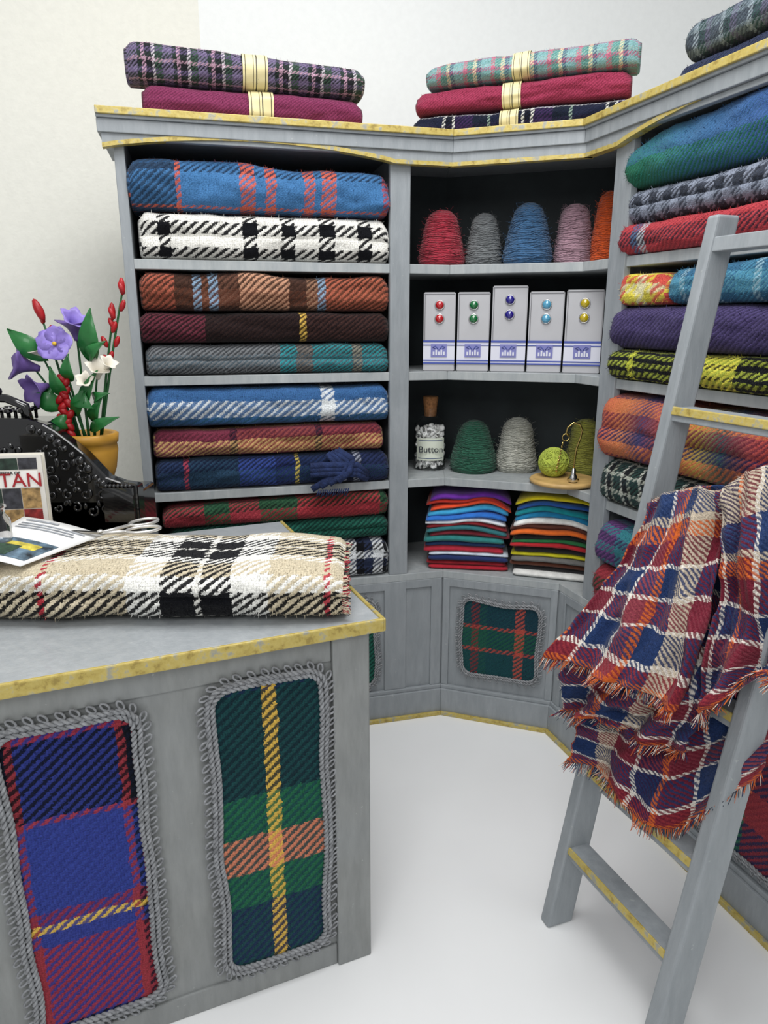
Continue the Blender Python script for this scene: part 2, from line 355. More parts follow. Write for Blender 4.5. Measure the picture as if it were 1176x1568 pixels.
R[4]=tartan('rainbow_check',[(.03,'c8302a'),(.05,'e0d020'),(.04,'e8e0b0'),(.03,'d8c820'),(.05,'c8382a')],[(.03,'d04028'),(.03,'e0d030'),(.03,'d8d0a0')],.2,.09,.028,soft=.3)
R[10]=tartan('lake_blue_tweed',[(.05,'3a86a8'),(.02,'8ab0c0'),(.05,'2a6a90')],[(.05,'2a6080'),(.05,'4a90a8')],.12,.1,.014)
R[5]=tartan('purple_wool',[(1,'4e4274')],[(1,'352c52')],1,.2,.015)
R[6]=tartan('black_yellow_tartan',[(.10,BK),(.018,'d0d020'),(.26,BK),(.12,'d8d030'),(.14,BK)],[(.012,'16181c'),(.016,'a8b432'),(.012,'16181c'),(.016,'98a428')],.64,.056,.019)
R[7]=tartan('sunset_tartan',[(.12,'c84a2c'),(.1,'c8743a'),(.15,'3a3a68'),(.12,'c8502a'),(.12,'b89a30'),(.15,'2a5a60'),(.2,'c83c30')],[(.05,'7a2a3c'),(.05,'c8682e'),(.04,'2a2c58')],.8,.14,.017,smooth_u=True)
R[8]=tartan('green_check',[(.03,'2a4a44'),(.012,'c8ccc0'),(.02,'1a1c20'),(.012,'98a090')],[(.02,'26383c'),(.012,'b8bcb0'),(.02,'1a1c20')],.08,.055,.016)
R[9]=tartan('violet_teal_tartan',[(.1,'6a3a7a'),(.1,'2a7a88'),(.1,'3a4a98')],[(.03,'3a2a58'),(.03,'2a8088')],.3,.06,.018)

a,b=-.785,.012
folded('folded_tartan_cloth',WL,a,b,1.848,1.990,-.012,.33,F[1],1,1,tilt=(.012,-.01),rx=.06,wob=.016,droop=.016)
folded('folded_tartan_cloth',WL,a+.02,b,1.703,1.843,-.012,.33,F[2],2,2,rx=.05,wob=.012)
folded('folded_tartan_cloth',WL,a+.01,b,1.550,1.658,-.005,.33,F[3],1,3,tilt=(.012,0),rx=.045,wob=.013)
folded('folded_tartan_cloth',WL,a,b,1.450,1.546,-.008,.33,F[4],1,4,rx=.045)
folded('folded_tartan_cloth',WL,a+.01,b,1.346,1.447,-.005,.33,F[5],2,5,rx=.045)
folded('folded_tartan_cloth',WL,a,b,1.177,1.305,-.01,.33,F[6],1,6,rx=.055,wob=.012)
folded('folded_tartan_cloth',WL,a+.01,b-.02,1.075,1.172,-.004,.33,F[7],1,7,rx=.045,tilt=(-.008,.0),wob=.011)
folded('folded_tartan_cloth',WL,a+.01,b,.96,1.070,-.01,.33,F[8],1,8,rx=.05,wob=.013)
folded('folded_tartan_cloth',WL,a+.02,b,.83,.925,-.01,.33,F[9],1,9,rx=.05,tilt=(-.02,0))
folded('folded_tartan_cloth',WL,a+.04,b,.745,.83,-.0,.33,F[10],2,10,rx=.045)
folded('folded_tartan_cloth',WL,a+.04,b,.60,.742,-.01,.33,F[11],3,11,rx=.045)
a,b=.205,1.0
folded('folded_tartan_cloth',WR,a,b,1.885,2.02,-.02,.33,R[1],1,12,tilt=(0.0,.03),rx=.06,wob=.012,droop=.03)
folded('folded_tartan_cloth',WR,a+.01,b,1.79,1.88,-.012,.33,R[2],2,13,rx=.045)
folded('folded_tartan_cloth',WR,a-.01,b,1.703,1.788,-.02,.33,R[3],1,14,rx=.045)
folded('folded_tartan_cloth',WR,a,.40,1.562,1.655,-.014,.33,R[4],1,15,rx=.045,seg=24)
folded('folded_tartan_cloth',WR,.42,b,1.562,1.66,-.014,.33,R[10],1,25,rx=.045)
folded('folded_tartan_cloth',WR,a-.01,b,1.437,1.558,-.02,.33,R[5],1,16,rx=.055)
folded('folded_tartan_cloth',WR,a-.01,b,1.346,1.435,-.02,.33,R[6],1,17,rx=.045)
folded('folded_tartan_cloth',WR,a-.015,b,1.10,1.30,-.03,.33,R[7],2,18,rx=.07,wob=.016)
folded('folded_tartan_cloth',WR,a-.01,b,.96,1.10,-.02,.33,R[8],1,19,rx=.06)
folded('folded_tartan_cloth',WR,a,b,.75,.90,-.02,.33,R[9],1,20,rx=.06)
folded('folded_tartan_cloth',WR,a,b,.60,.75,-.02,.33,F[9],1,21,rx=.06)
folded('fabric_bolt',WL,-.725,-.07,2.108,2.200,.02,.12,T['t2'],1,31,rx=.055,label=(-.42,-.345),wob=.008,nf=900,fl=.005)
folded('fabric_bolt',WL,-.765,-.065,2.203,2.293,.01,.12,T['t1'],1,32,rx=.055,label=(-.435,-.36),tilt=(.015,-.006),wob=.010,nf=900,fl=.005)
folded('fabric_bolt',WM,-.15,.545,2.108,2.186,.06,.12,T['t5'],1,33,rx=.045,label=(.14,.20),wob=.008,nf=900,fl=.005)
folded('fabric_bolt',WM,-.14,.535,2.190,2.266,.06,.12,T['t4'],1,34,rx=.045,label=(.145,.205),wob=.010,nf=900,fl=.005)
folded('fabric_bolt',WM,-.105,.555,2.270,2.345,.055,.12,T['t3'],1,35,rx=.045,label=(.175,.23),wob=.010,tilt=(-.008,.01),nf=900,fl=.005)
folded('fabric_bolt',WR,.30,1.0,2.108,2.18,.05,.16,T['t7'],1,36,rx=.045,label=(.64,.70),nf=900,fl=.005)
folded('fabric_bolt',WR,.32,1.0,2.184,2.27,.05,.16,T['t6'],1,37,rx=.045,label=(.66,.72),nf=900,fl=.005)
# loose navy scarf end
bm=bmesh.new()
pts=[WL.p3(-.19,-.03,1.075),WL.p3(-.15,-.05,1.04),WL.p3(-.17,-.055,.99),WL.p3(-.22,-.055,.955)]
for k in range(4):
    o_=Vector((.012*k-.02,0,.004*k)); tube(bm,[p+o_*(1+.5*i) for i,p in enumerate(pts)],.013,8,taper=(1,.9))
for k in range(3):
    tube(bm,[WL.p3(-.27,-.035,1.035-.014*k),WL.p3(-.19,-.055,1.040-.014*k),WL.p3(-.11,-.05,1.035-.016*k),WL.p3(-.07,-.03,1.0-.01*k)],.012,10)
for k in range(14):
    p=WL.p3(-.245+.008*k,-.055,.955); tube(bm,[p,p+Vector((-.01,-.003,-.02-.01*random.random()))],.0022,4)
obj('knitted_scarf_end',bm,plain('navy_knit','24335c',.95,var=.4,ns=60,bump=.9,bs=180),None,True)

# ------------------------------------------------------------------ yarn cones
def yarn(name,c,x,y,z,r,h,top=.42,seed=0):
    rnd=random.Random(seed); bm=bmesh.new(); n=80; prof=[]
    R_=lambda f: r*(1-(1-top)*f**1.25)*(.84+.16*sin(min(f/.14,1)*pi/2))*(1 if f<.80 else math.sqrt(max(0,1-((f-.80)/.2)**2.2)))
    for i in range(n+1):
        f=i/n; prof.append((max(R_(f),.004),h*f))
    def fn(rr,zz,a):
        k=abs(sin((zz/h*11+a/(2*pi))*pi)); k2=abs(sin((zz/h*16-a/(2*pi)*3)*pi))
        return rr*(1+.05*noise.noise(Vector((cos(a)*1.6+seed,sin(a)*1.6,zz*18))))+.0022*k+.0022*k2+.002*noise.noise(Vector((cos(a)*9,sin(a)*9,zz*160))) if rr>.01 else rr
    lathe(bm,prof,56,(x,y,z),0,fn)
    for k in range(34):
        f=.1+.75*rnd.random(); a0=rnd.random()*6.28; pts=[]; sl=rnd.uniform(.1,.5)*(1 if k%2 else -1)
        for i in range(20):
            a=a0+i*.16; ff=min(max(f+(i/20-.5)*sl,.04),.93)
            rr=R_(ff)+.0035; pts.append((x+rr*cos(a),y+rr*sin(a),z+h*ff))
        tube(bm,pts,.0016,4)
    for k in range(170):
        f=.05+.93*rnd.random(); a=rnd.random()*6.28; rr=R_(f)
        p=Vector((x+rr*cos(a),y+rr*sin(a),z+h*f)); d=Vector((cos(a),sin(a),rnd.random()*1.2)).normalized()
        tube(bm,[p,p+d*.007+Vector((rnd.uniform(-.004,.004),0,rnd.uniform(-.004,.004))),p+d*.014+Vector((rnd.uniform(-.01,.01),0,rnd.uniform(-.006,.008)))],.0004,3)
    q=N(name+'_mat'); c=hx(c); w=q.n('ShaderNodeTexWave'); w.bands_direction='Z'; w.inputs['Scale'].default_value=46; w.inputs['Distortion'].default_value=7; w.inputs['Detail'].default_value=3
    tc=q.n('ShaderNodeTexCoord'); q.l(tc.outputs['Object'],w.inputs['Vector'])
    f=q.ma('ADD',q.ma('MULTIPLY',w.outputs['Fac'],.5),q.ma('MULTIPLY',q.noise(150,3),.6))
    q.l(q.mix(f,tuple(v*.35 for v in c[:3])+(1,),tuple(min(1,v*1.1) for v in c[:3])+(1,)),q.b.inputs['Base Color'])
    q.b.inputs['Roughness'].default_value=1; q.b.inputs['Sheen Weight'].default_value=.15; q.bump(f,.8,.007)
    return obj(name,bm,q.m)
yarn('yarn_cone','a8243a',.203,2.655,1.703,.083,.188,.5,1)
yarn('yarn_cone','787c7e',.352,2.66,1.703,.066,.178,.5,2)
yarn('yarn_cone','3a6690',.497,2.61,1.703,.087,.205,.45,3)
yarn('yarn_cone','b892a0',.652,2.60,1.703,.064,.20,.62,4)
yarn('yarn_cone','e45c20',.757,2.565,1.703,.056,.235,.5,5)
yarn('yarn_cone','28654e',.345,2.70,.96,.092,.195,.45,6)
yarn('yarn_cone','d0d0c4',.510,2.70,.96,.078,.205,.55,7)
yarn('yarn_cone','b4b450',.758,2.655,.96,.068,.205,.6,8)

# ------------------------------------------------------------------ button boxes
CARD=plain('grey_card','b2b2b5',.45,var=.04)
BLUE=plain('label_blue','4454a0',.5,var=.1); LBL=plain('label_white','d4d5e0',.5,var=.02); INK=plain('label_ink','7a7cb4',.5,var=.1)
def bx(name,x,y,z,w,d,h,ang,gem):
    e=Wing((x,y),(cos(ang),sin(ang))); bm=bmesh.new(); hw=w/2
    e.box(bm,-hw,hw,-d/2,d/2,z,z+h,0)
    bmesh.ops.bevel(bm,geom=bm.edges[:],offset=.003,segments=2,affect='EDGES')
    e.box(bm,-hw+.002,hw-.002,-d/2-.0015,-d/2,z+h-.007,z+h-.005,3)
    e.box(bm,-hw+.004,-hw+.006,-d/2-.0015,-d/2,z+.10,z+h-.006,3)
    e.box(bm,-hw,hw,-d/2-.0015,-d/2,z+.03,z+.10,1)
    for zz,t in ((.100,.007),(.089,.003),(.036,.004),(.026,.005)): e.box(bm,-hw,hw,-d/2-.003,-d/2,z+zz,z+zz+t,2)
    e.box(bm,-.028,.028,-d/2-.004,-d/2,z+.050,z+.094,4)
    for k in range(-2,3): e.box(bm,k*.009-.003,k*.009+.003,-d/2-.0055,-d/2,z+.056,z+.068+.006*(k%2),1)
    for k in (-1,1):
        tube(bm,[e.p3(.002*k,-d/2-.005,z+.075),e.p3(.012*k,-d/2-.005,z+.088),e.p3(.022*k,-d/2-.005,z+.083),e.p3(.012*k,-d/2-.005,z+.078)],.0012,4,2)
    for k in (0,1):
        c=e.p3(0,-d/2-.004,z+h*.84-k*h*.17); 
        v=bmesh.ops.create_icosphere(bm,subdivisions=2,radius=1,matrix=Matrix.Translation(c)@Matrix.Rotation(ang,4,'Z')@Matrix.Diagonal((.0145,.009,.0145,1)))
        for q_ in v['verts']:
            for f in q_.link_faces: f.material_index=5
        ring=[c+Vector((cos(ang)*cos(t)*.0155,sin(ang)*cos(t)*.0155,sin(t)*.0155))+Vector((0,.001,0)) for t in [i*pi/8 for i in range(16)]]
        tube(bm,ring,.002,6,6,True)
    return obj(name,bm,[CARD,LBL,BLUE,plain('lid_seam','77777b',.6),INK,plain('gem_'+gem,gem,.08,var=0,coat=1,trans=.25),plain('silver_rim','c8c8c8',.25,1,0)])
for i,(x,y,w,h,an,g) in enumerate([(.197,2.60,.110,.268,-6,'c01820'),(.316,2.585,.110,.268,-9,'0a7038'),(.437,2.56,.118,.288,-11,'201888'),(.558,2.525,.114,.268,-15,'58a8cc'),(.676,2.478,.120,.272,-18,'c8b010')]):
    bx('button_box',x,y,1.346,w,.075,h,radians(an),g)

# ------------------------------------------------------------------ button bottle
bot=empty('button_bottle'); bc=(.178,2.735,.96)
bm=bmesh.new(); lathe(bm,[(.03,0),(.058,.002),(.062,.01),(.062,.155),(.058,.175),(.04,.195),(.028,.205),(.028,.225),(.034,.228),(.034,.236),(.026,.238)],40,bc,cap=False)
g=N('clear_glass'); g.b.inputs['Transmission Weight'].default_value=1; g.b.inputs['Roughness'].default_value=.01; g.b.inputs['IOR'].default_value=1.04; g.b.inputs['Base Color'].default_value=(.98,.99,.99,1); g.b.inputs['Coat Weight'].default_value=.7
obj('glass',bm,g.m,bot)
bm=bmesh.new(); lathe(bm,[(.022,.205),(.024,.23),(.030,.275),(.028,.28)],24,bc); obj('cork',bm,plain('cork_mat','9a6a42',.85,var=.4,ns=120,bump=.5),bot)
bm=bmesh.new(); rnd=random.Random(3)
for k in range(330):
    a=rnd.random()*6.28; r=.050*math.sqrt(rnd.random()); zz=.012+.150*rnd.random()
    rot=Matrix.Rotation(rnd.random()*3,4,'X')@Matrix.Rotation(rnd.random()*3,4,'Y')
    bmesh.ops.create_cone(bm,cap_ends=True,segments=12,radius1=.0105,radius2=.0105,depth=.006,matrix=Matrix.Translation((bc[0]+r*cos(a),bc[1]+r*sin(a),bc[2]+zz))@rot)
obj('white_buttons',bm,plain('button_white','fafaf8',.35,var=.02),bot,True)
bm=bmesh.new(); n=14
pr=[[bm.verts.new((bc[0]+.0634*sin(t),bc[1]-.0634*cos(t),bc[2]+z)) for t in [(-.95+1.9*i/n) for i in range(n+1)]] for z in (.042,.128)]
for i in range(n): bm.faces.new((pr[0][i],pr[0][i+1],pr[1][i+1],pr[1][i]))
obj('paper_label',bm,plain('label_cream','e2e8d8',.6,var=.03),bot,True)
bm=bmesh.new()
for z in (.05,.119): tube(bm,[(bc[0]+.0638*sin(t),bc[1]-.0638*cos(t),bc[2]+z) for t in [(-.8+1.6*i/n) for i in range(n+1)]],.0012,5)
obj('label_border',bm,plain('label_navy','20407a',.6,var=0),bot)
def text(s,loc,size,rot,mat,parent,name='lettering',ext=.0008,align='CENTER'):
    c=bpy.data.curves.new(name,'FONT'); c.body=s; c.size=size; c.extrude=ext; c.align_x=align; c.align_y='CENTER'
    o=bpy.data.objects.new(name,c); o.location=loc; o.rotation_euler=rot; c.materials.append(mat); col.objects.link(o); o.parent=parent; return o
text('Button',(bc[0],bc[1]-.0665,bc[2]+.085),.034,(pi/2,0,0),plain('ink_dark','1c2430',.6,var=0),bot)

# ------------------------------------------------------------------ display plate, wool ball, hook
WOOD=plain('pale_wood','c8a468',.5,var=.25,ns=20)
bm=bmesh.new(); lathe(bm,[(.1,.0),(.114,.004),(.118,.012),(.114,.018),(.106,.02),(.1,.018)],48,(.636,2.465,.961))
obj('round_wooden_plate',bm,WOOD,None)
yb=bmesh.new(); cc=Vector((.607,2.50,.981+.049)); ell(yb,cc,(.052,.052,.049),sub=3)
rnd=random.Random(5)
for k in range(40):
    ax=Vector((rnd.uniform(-1,1),rnd.uniform(-1,1),rnd.uniform(-1,1))).normalized(); m=ax.orthogonal().normalized(); b_=ax.cross(m)
    rr=.0525; off=ax*rnd.uniform(-.035,.035); r2=math.sqrt(rr*rr-off.length**2)
    tube(yb,[cc+off+(m*cos(t)+b_*sin(t))*r2 for t in [i*pi/12 for i in range(24)]],.0022,5,0,True)
for v in yb.verts: v.co.z=max(v.co.z,.982)
obj('lime_wool_ball',yb,plain('lime_wool','aebc4e',.95,var=.35,ns=60,bump=.6,bs=200),None,True)
GM=plain('gold_metal','d4b870',.22,1,.05)
bm=bmesh.new(); b0=Vector((.662,2.43,.981))
lathe(bm,[(.02,0),(.02,.004),(.008,.008),(.005,.02)],20,tuple(b0))
tube(bm,[b0+Vector(p) for p in [(0,0,.01),(0,0,.06),(.004,0,.11),(.016,0,.15),(.02,0,.175),(.01,0,.195),(-.012,0,.2),(-.03,0,.185),(-.035,0,.165),(-.025,0,.155)]],.0035,8)
tube(bm,[b0+Vector((-.035+.012*cos(t),0,.15+.012*sin(t))) for t in [i*pi/8 for i in range(16)]],.002,6,0,True)
for i in range(9): ell(bm,b0+Vector((-.045-.002*i,-.002,.13-.012*i)),(.004,.003,.006),sub=1)
obj('gold_hook_stand',bm,GM,None)
bm=bmesh.new(); lathe(bm,[(.012,0),(.016,.004),(.013,.02),(.008,.03),(.008,.045),(.003,.05)],20,(.652,2.395,.981)); obj('silver_thimble',bm,plain('silver','cfcfcf',.2,1,0))

# ------------------------------------------------------------------ felt stacks
def felt(name,ox,oy,ang,w,z0,cols,th,seed):
    e=Wing((ox,oy),(cos(radians(ang)),sin(radians(ang)))); rnd=random.Random(seed); bm=bmesh.new(); z=z0; mats=[]
    for li,c in enumerate(cols):
        t=th*rnd.uniform(.8,1.2); dx=rnd.uniform(-.012,.012); dy=rnd.uniform(-.010,.010)
        if li==0: dy-=.012
        mats.append(plain('felt_'+c,c,.95,var=.15,ns=50,bump=.3,bs=160,sheen=.15)); nx=26
        rings=[]
        for i in range(nx+1):
            g=i/nx; x=-w/2+dx+w*g; ww=noise.noise(Vector((x*7,seed,li*.3)))*.016-.02*abs(2*g-1)**3; cut=1-.4*max(0,1-min(g,1-g)*nx/1.2)
            ring=[]
            for (d,zz) in [(.022,0),(.008,.06),(0,.3),(-.002,.5),(0,.7),(.008,.94),(.022,1),(.12,1),(.22,1),(.22,0),(.12,0)]:
                ring.append(bm.verts.new(e.p3(x,dy+d+(.012*(1-cut))+.004*noise.noise(Vector((x*20,li,1)))*(d<.05),z+t*(.5+(zz-.5)*cut)+ww*(z-z0)/.2)))
            rings.append(ring)
        n=11
        for i in range(nx):
            for k in range(n):
                f=bm.faces.new((rings[i][k],rings[i+1][k],rings[i+1][(k+1)%n],rings[i][(k+1)%n])); f.material_index=li; f.smooth=True
        bm.faces.new(rings[0][::-1]).material_index=li; bm.faces.new(rings[-1]).material_index=li
        z+=t*.985
    bmesh.ops.recalc_face_normals(bm,faces=bm.faces)
    return obj(name,bm,mats)
felt('felt_stack',.312,2.562,-7,.30,.601,['a81a2c','8a1420','1c2c5c','c8d4e0','b02438','28406c','2a7a78','7a2430','2a6a70','8a2028','e0e4e8','2a70c8','3aa0d0','e8502a','c03020','6a2a9c'],.0195,1)
felt('felt_stack',.608,2.475,-17,.28,.601,['e0e0dc','1c1a1c','5a3020','6a6a68','c8c020','1c1c1e','b02028','1f6a3a','18181a','e06820','5a3024','f0f0ec','1a80b0','12909a','2858a8','ecd81c'],.0185,2)

# ------------------------------------------------------------------ braided fabric patches
CORD=plain('grey_braid','8e9093',.8,var=.4,ns=90,bump=.5,bs=200); 
def patch(name,W,t0,t1,z0,z1,dep,mat,rad=.03,cr=.005,loops=True,parent=None,wobs=.006,seed=0):
    g=empty(name); bm=bmesh.new(); uvl=bm.loops.layers.uv.new('UVMap')
    def path(grow,n=24):
        pts=[]; r=rad+grow; 
        A=[(t1-rad,z1-rad,0),(t0+rad,z1-rad,pi/2),(t0+rad,z0+rad,pi),(t1-rad,z0+rad,3*pi/2)]
        for cx,cz,a0 in A:
            for i in range(9): a=a0+pi/2*i/8; pts.append(Vector((cx+r*cos(a),cz+r*sin(a))))
        out=[];tot=0;seg=[]
        for i in range(len(pts)): L=(pts[(i+1)%len(pts)]-pts[i]).length; seg.append(L); tot+=L
        N_=int(tot/.004); i=0;acc=0
        for k in range(N_):
            s=tot*k/N_
            while acc+seg[i]<s: acc+=seg[i]; i+=1
            out.append(pts[i].lerp(pts[(i+1)%len(pts)],(s-acc)/seg[i]))
        return [p+Vector((noise.noise(Vector((p.x*6,p.y*6,seed))),noise.noise(Vector((p.x*6,p.y*6,seed+5)))))*wobs*2 for p in out]
    pp=path(.004); vs=[bm.verts.new(W.p3(p.x,-dep-.004,p.y)) for p in pp]; f=bm.faces.new(vs)
    for lp,p in zip(f.loops,pp): lp[uvl].uv=(p.x-t0,p.y-z0)
    r=bmesh.ops.extrude_face_region(bm,geom=[f])
    for v in [v for v in r['geom'] if isinstance(v,bmesh.types.BMVert)]: v.co+=Vector((W.n.x,W.n.y,0))*.004
    bmesh.ops.recalc_face_normals(bm,faces=bm.faces)
    rnd=random.Random(seed+1); nn=Vector((-W.n.x,-W.n.y,0))
    for _ in range(int((t1-t0)*(z1-z0)*22000)):
        x=rnd.uniform(t0+.008,t1-.008); z=rnd.uniform(z0+.008,z1-.008); fuzz(bm,uvl,W.p3(x,-dep-.004,z),nn,(x-t0,z-z0),rnd,.005,.0005)
    obj('tartan_panel',bm,mat,g)
    bm=bmesh.new()
    for grow in (cr*1.1,cr*3.0):
        pc=path(grow); n=len(pc)
        for ph in (0,pi):
            pts=[]; turns=round(n*.004/.024)
            for i,p in enumerate(pc):
                tg=(pc[(i+1)%n]-pc[i-1]).normalized(); nm=Vector((tg.y,-tg.x)); a=ph+2*pi*turns*i/n
                q_=p+nm*cos(a)*cr*.55; pts.append(W.p3(q_.x,-dep-.005-cr*.5+sin(a)*cr*.55,q_.y))
            tube(bm,pts,cr*.62,6,0,True)
    po=path(cr*5.2); m=len(po); cnt=int(m*.004/.026)
    for k in range(cnt):
        i=int(m*k/cnt); p=po[i]; tg=(po[(i+1)%m]-po[i-1]).normalized(); nm=Vector((tg.y,-tg.x))
        pts=[]
        for j in range(10):
            a=2*pi*j/10; q_=p+tg*cos(a)*cr*1.15+nm*sin(a)*cr*1.5+tg*sin(a)*cr*.8; pts.append(W.p3(q_.x,-dep-.006,q_.y))
        tube(bm,pts,cr*.42,6,0,True)
    obj('braid_trim',bm,CORD,g)
    return g
pm3=tartan('teal_red_panel',[(.1,'1d4c4c'),(.1,'7a2c30'),(.1,'1d5048'),(.35,'17444c'),(.12,'b8402c'),(.23,'1d3c48')],[(.3,'16484c'),(.05,'b03a2c'),(.25,'1b5a44'),(.05,'b03a2c'),(.35,'163c4a')],.30,.31,.018)
patch('tartan_door_panel',WM,.088,.365,.198,.488,.008,pm3,.03,.0045)
pm4=tartan('maroon_navy_panel',[(.2,'8a2030'),(.2,'1c2a50'),(.1,'2a6a50'),(.5,'8a2030')],[(.1,'1c2a50'),(.1,'9a2430')],.35,.2,.02)
patch('tartan_door_panel',WR,.72,1.0,.16,.50,.0,pm4,.03,.0045)
patch('tartan_door_panel',WR,.26,.56,.16,.50,.0,F[9],.03,.0045)
patch('tartan_door_panel',WL,-.32,-.045,.16,.50,.0,F[10],.03,.0045)

# ------------------------------------------------------------------ counter
counter=empty('shop_counter')
WC=Wing((-.033,1.42),(-.9205,-.3907)); WC.n=Vector((-.3907,.9205))
CL=1.15; CD=.80
bm=bmesh.new()
def cb(t0,t1,d0,d1,z0,z1,mi=0):
    prism(bm,[WC.p(t1,d0),WC.p(t0,d0),WC.p(t0,d1),WC.p(t1,d1)],z0,z1,mi)
cb(0.01,CL,.01,CD,.0,.868)
cb(0,.085,-.004,.03,.0,.868); cb(.085,CL,.004,.03,.812,.868); cb(.085,CL,.004,.03,.0,.06)
cb(.0,.02,.03,CD,0,.868)
obj('counter_body',bm,GREYC,counter,bevel=.003)
bm=bmesh.new(); cb(-.022,CL,-.012,CD+.02,.878,.90); obj('counter_top',bm,GREYT,counter,bevel=.003)
bm=bmesh.new(); cb(-.030,CL,-.022,-.012,.872,.902); cb(-.032,-.022,-.022,CD+.02,.872,.902); cb(-.018,CL,-.010,CD,.866,.878); obj('counter_edge',bm,GOLD,counter,bevel=.003)
WCp=Wing((-.033,1.42),(.9205,.3907))
pA=tartan('blue_red_panel',[(.07,'94202f'),(.80,'1e2f86'),(.07,'94202f'),(.06,'101528')],[(.30,'9a1c30'),(.05,'24348c'),(.03,'e0b830'),(.045,'8a2040'),(.30,'203892'),(.02,'a02434'),(.255,'0c1018')],.222,.66,.020,soft=.16)
pB=tartan('green_yellow_panel',[(.42,'15484a'),(.14,'e0b430'),(.44,'15484a')],[(.22,'14284e'),(.13,'186a44'),(.135,'d87a52'),(.15,'186a44'),(.365,'0e2a34')],.224,.68,.022,soft=.16)
patch('tartan_counter_panel',WCp,-.335,-.118,.100,.785,-.004,pB,.028,.0058,seed=3)
patch('tartan_counter_panel',WCp,-.722,-.503,.105,.780,-.004,pA,.028,.0058,seed=9)
patch('tartan_counter_panel',WCp,-1.08,-.88,.105,.785,-.004,pB,.028,.0058,seed=5)

BE='cfc2a6'
ccm=tartan('camel_check',[(.30,BE),(.014,'b02434'),(.17,BE),(.07,'efeee8'),(.068,BK),(.013,W_),(.062,BK),(.08,'efeee8'),(.115,BE),(.014,'b83a44'),(.155,BE)],
 [(.022,BK),(.012,W_),(.075,BK),(.034,'efeee8'),(.06,BE),(.03,'efeee8'),(.050,BK),(.012,W_),(.050,BK),(.03,'efeee8'),(.14,BE)],1.061,.515,.021,soft=.12,sat=.95,con=.02)
WT=Wing((0,1.385),(1,.03))
cloth=folded('camel_check_cloth',WT,-1.02,-.085,.906,1.012,.0,.31,ccm,2,44,rx=.06,wob=.012,seg=70,hump=.01,nf=4500,fl=.006)
bm=bmesh.new(); er=folded.endring; rnd=random.Random(4)
for i in range(2,30):
    for k in range(5):
        p=er[i].lerp(er[(i+1)%len(er)],rnd.random()); tube(bm,[p-Vector((.006,0,0)),p+Vector((.006,-.002,rnd.uniform(-.004,.004))),p+Vector((rnd.uniform(.008,.016),rnd.uniform(-.008,.004),rnd.uniform(-.004,.006)))],.0009,4,rnd.choice((0,1,1,2)))
for v in bm.verts: v.co.z=max(v.co.z,.907)
obj('frayed_edge',bm,[plain('fray_red','b03040',.95),plain('fray_cream','d8ccb4',.95),plain('fray_black','222222',.95)],cloth)

# ------------------------------------------------------------------ counter top things
BLK=plain('black_lacquer','0b0b0d',.14,var=.2,coat=.7)
cr_=empty('antique_cash_register')
bm=bmesh.new()
prism(bm,[(-1.06,1.735),(-.645,1.735),(-.645,1.95),(-1.06,1.95)],.901,1.085)
obj('drawer',bm,BLK,cr_,bevel=.008)
bm=bmesh.new()
prof=[(-.625,.93),(-.625,1.115),(-.665,1.122),(-.70,1.135),(-.715,1.153),(-.75,1.195),(-.784,1.226),(-.815,1.252),(-.842,1.268),(-.88,1.28),(-1.05,1.285),(-1.05,.93)]
def slab(y0,y1,pr,mi=0):
    a=[bm.verts.new((x,y0,z)) for x,z in pr]; b=[bm.verts.new((x,y1,z)) for x,z in pr]; n=len(pr)
    bm.faces.new(a); bm.faces.new(b[::-1])
    for i in range(n): bm.faces.new((a[i],b[i],b[(i+1)%n],a[(i+1)%n])).material_index=mi
slab(1.742,1.80,prof)
slab(1.735,1.744,[(x+.006 if i<11 else x,z+.008) for i,(x,z) in enumerate(prof)])
bmesh.ops.recalc_face_normals(bm,faces=bm.faces); obj('side_casting',bm,BLK,cr_,bevel=.006)
bm=bmesh.new()
for i in range(3,9):
    x0,z0=prof[i]; x1,z1=prof[i+1]
    for k in range(2):
        f=k/2; x=x0+(x1-x0)*f; z=z0+(z1-z0)*f
        r=.009+.004*((i+k)%2); ell(bm,(x-.006,1.735,z-.012),(r,.007,r),sub=2)
rnd=random.Random(12)
for i in range(9):
    for k in range(5):
        x=-.70-.04*i-.012*(k%2)+rnd.uniform(-.006,.006); z=1.06+.036*k+rnd.uniform(-.006,.006)
        if z<1.10+min(.15,(-.68-x)*.95): 
            c=Vector((x,1.735,z)); s_=rnd.uniform(.010,.017); dr=rnd.choice((-1,1))
            tube(bm,[c+Vector((s_*cos(t*dr+i)*(1-t/9),-.002,s_*sin(t*dr+i)*(1-t/9))) for t in [j*.6 for j in range(12)]],.0035,6)
            ell(bm,c+Vector((.018*dr,0,.012)),(.006,.005,.010),Matrix.Rotation(rnd.uniform(-1,1),3,'Y'),2)
prism(bm,[(-.70,1.716),(-.625,1.716),(-.625,1.742),(-.70,1.742)],1.03,1.118)
for i in range(7): ell(bm,(-.632-.010*i,1.722,1.122),(.006,.006,.006))
obj('ornament',bm,BLK,cr_,False)
bm=bmesh.new()
for i,x in enumerate((-.90,-.935,-.97,-1.005)):
    for k in range(3): lathe(bm,[(.004,0),(.004,.022),(.012,.024),(.012,.03),(.008,.033)],14,(x,1.77+.035*k,1.275))
prism(bm,[(-1.05,1.80),(-.86,1.80),(-.86,1.93),(-1.05,1.93)],1.08,1.27)
obj('key_bank',bm,BLK,cr_,bevel=.003)
bm=bmesh.new(); tube(bm,[(-1.05,1.76,1.28),(-1.05,1.76,1.325),(-1.03,1.76,1.338),(-.93,1.76,1.335),(-.885,1.76,1.315),(-.878,1.76,1.27)],.011,10)
for x in (-1.0,-.975,-.95): ell(bm,(x,1.76,1.352),(.012,.012,.012))
obj('handle',bm,BLK,cr_,True)

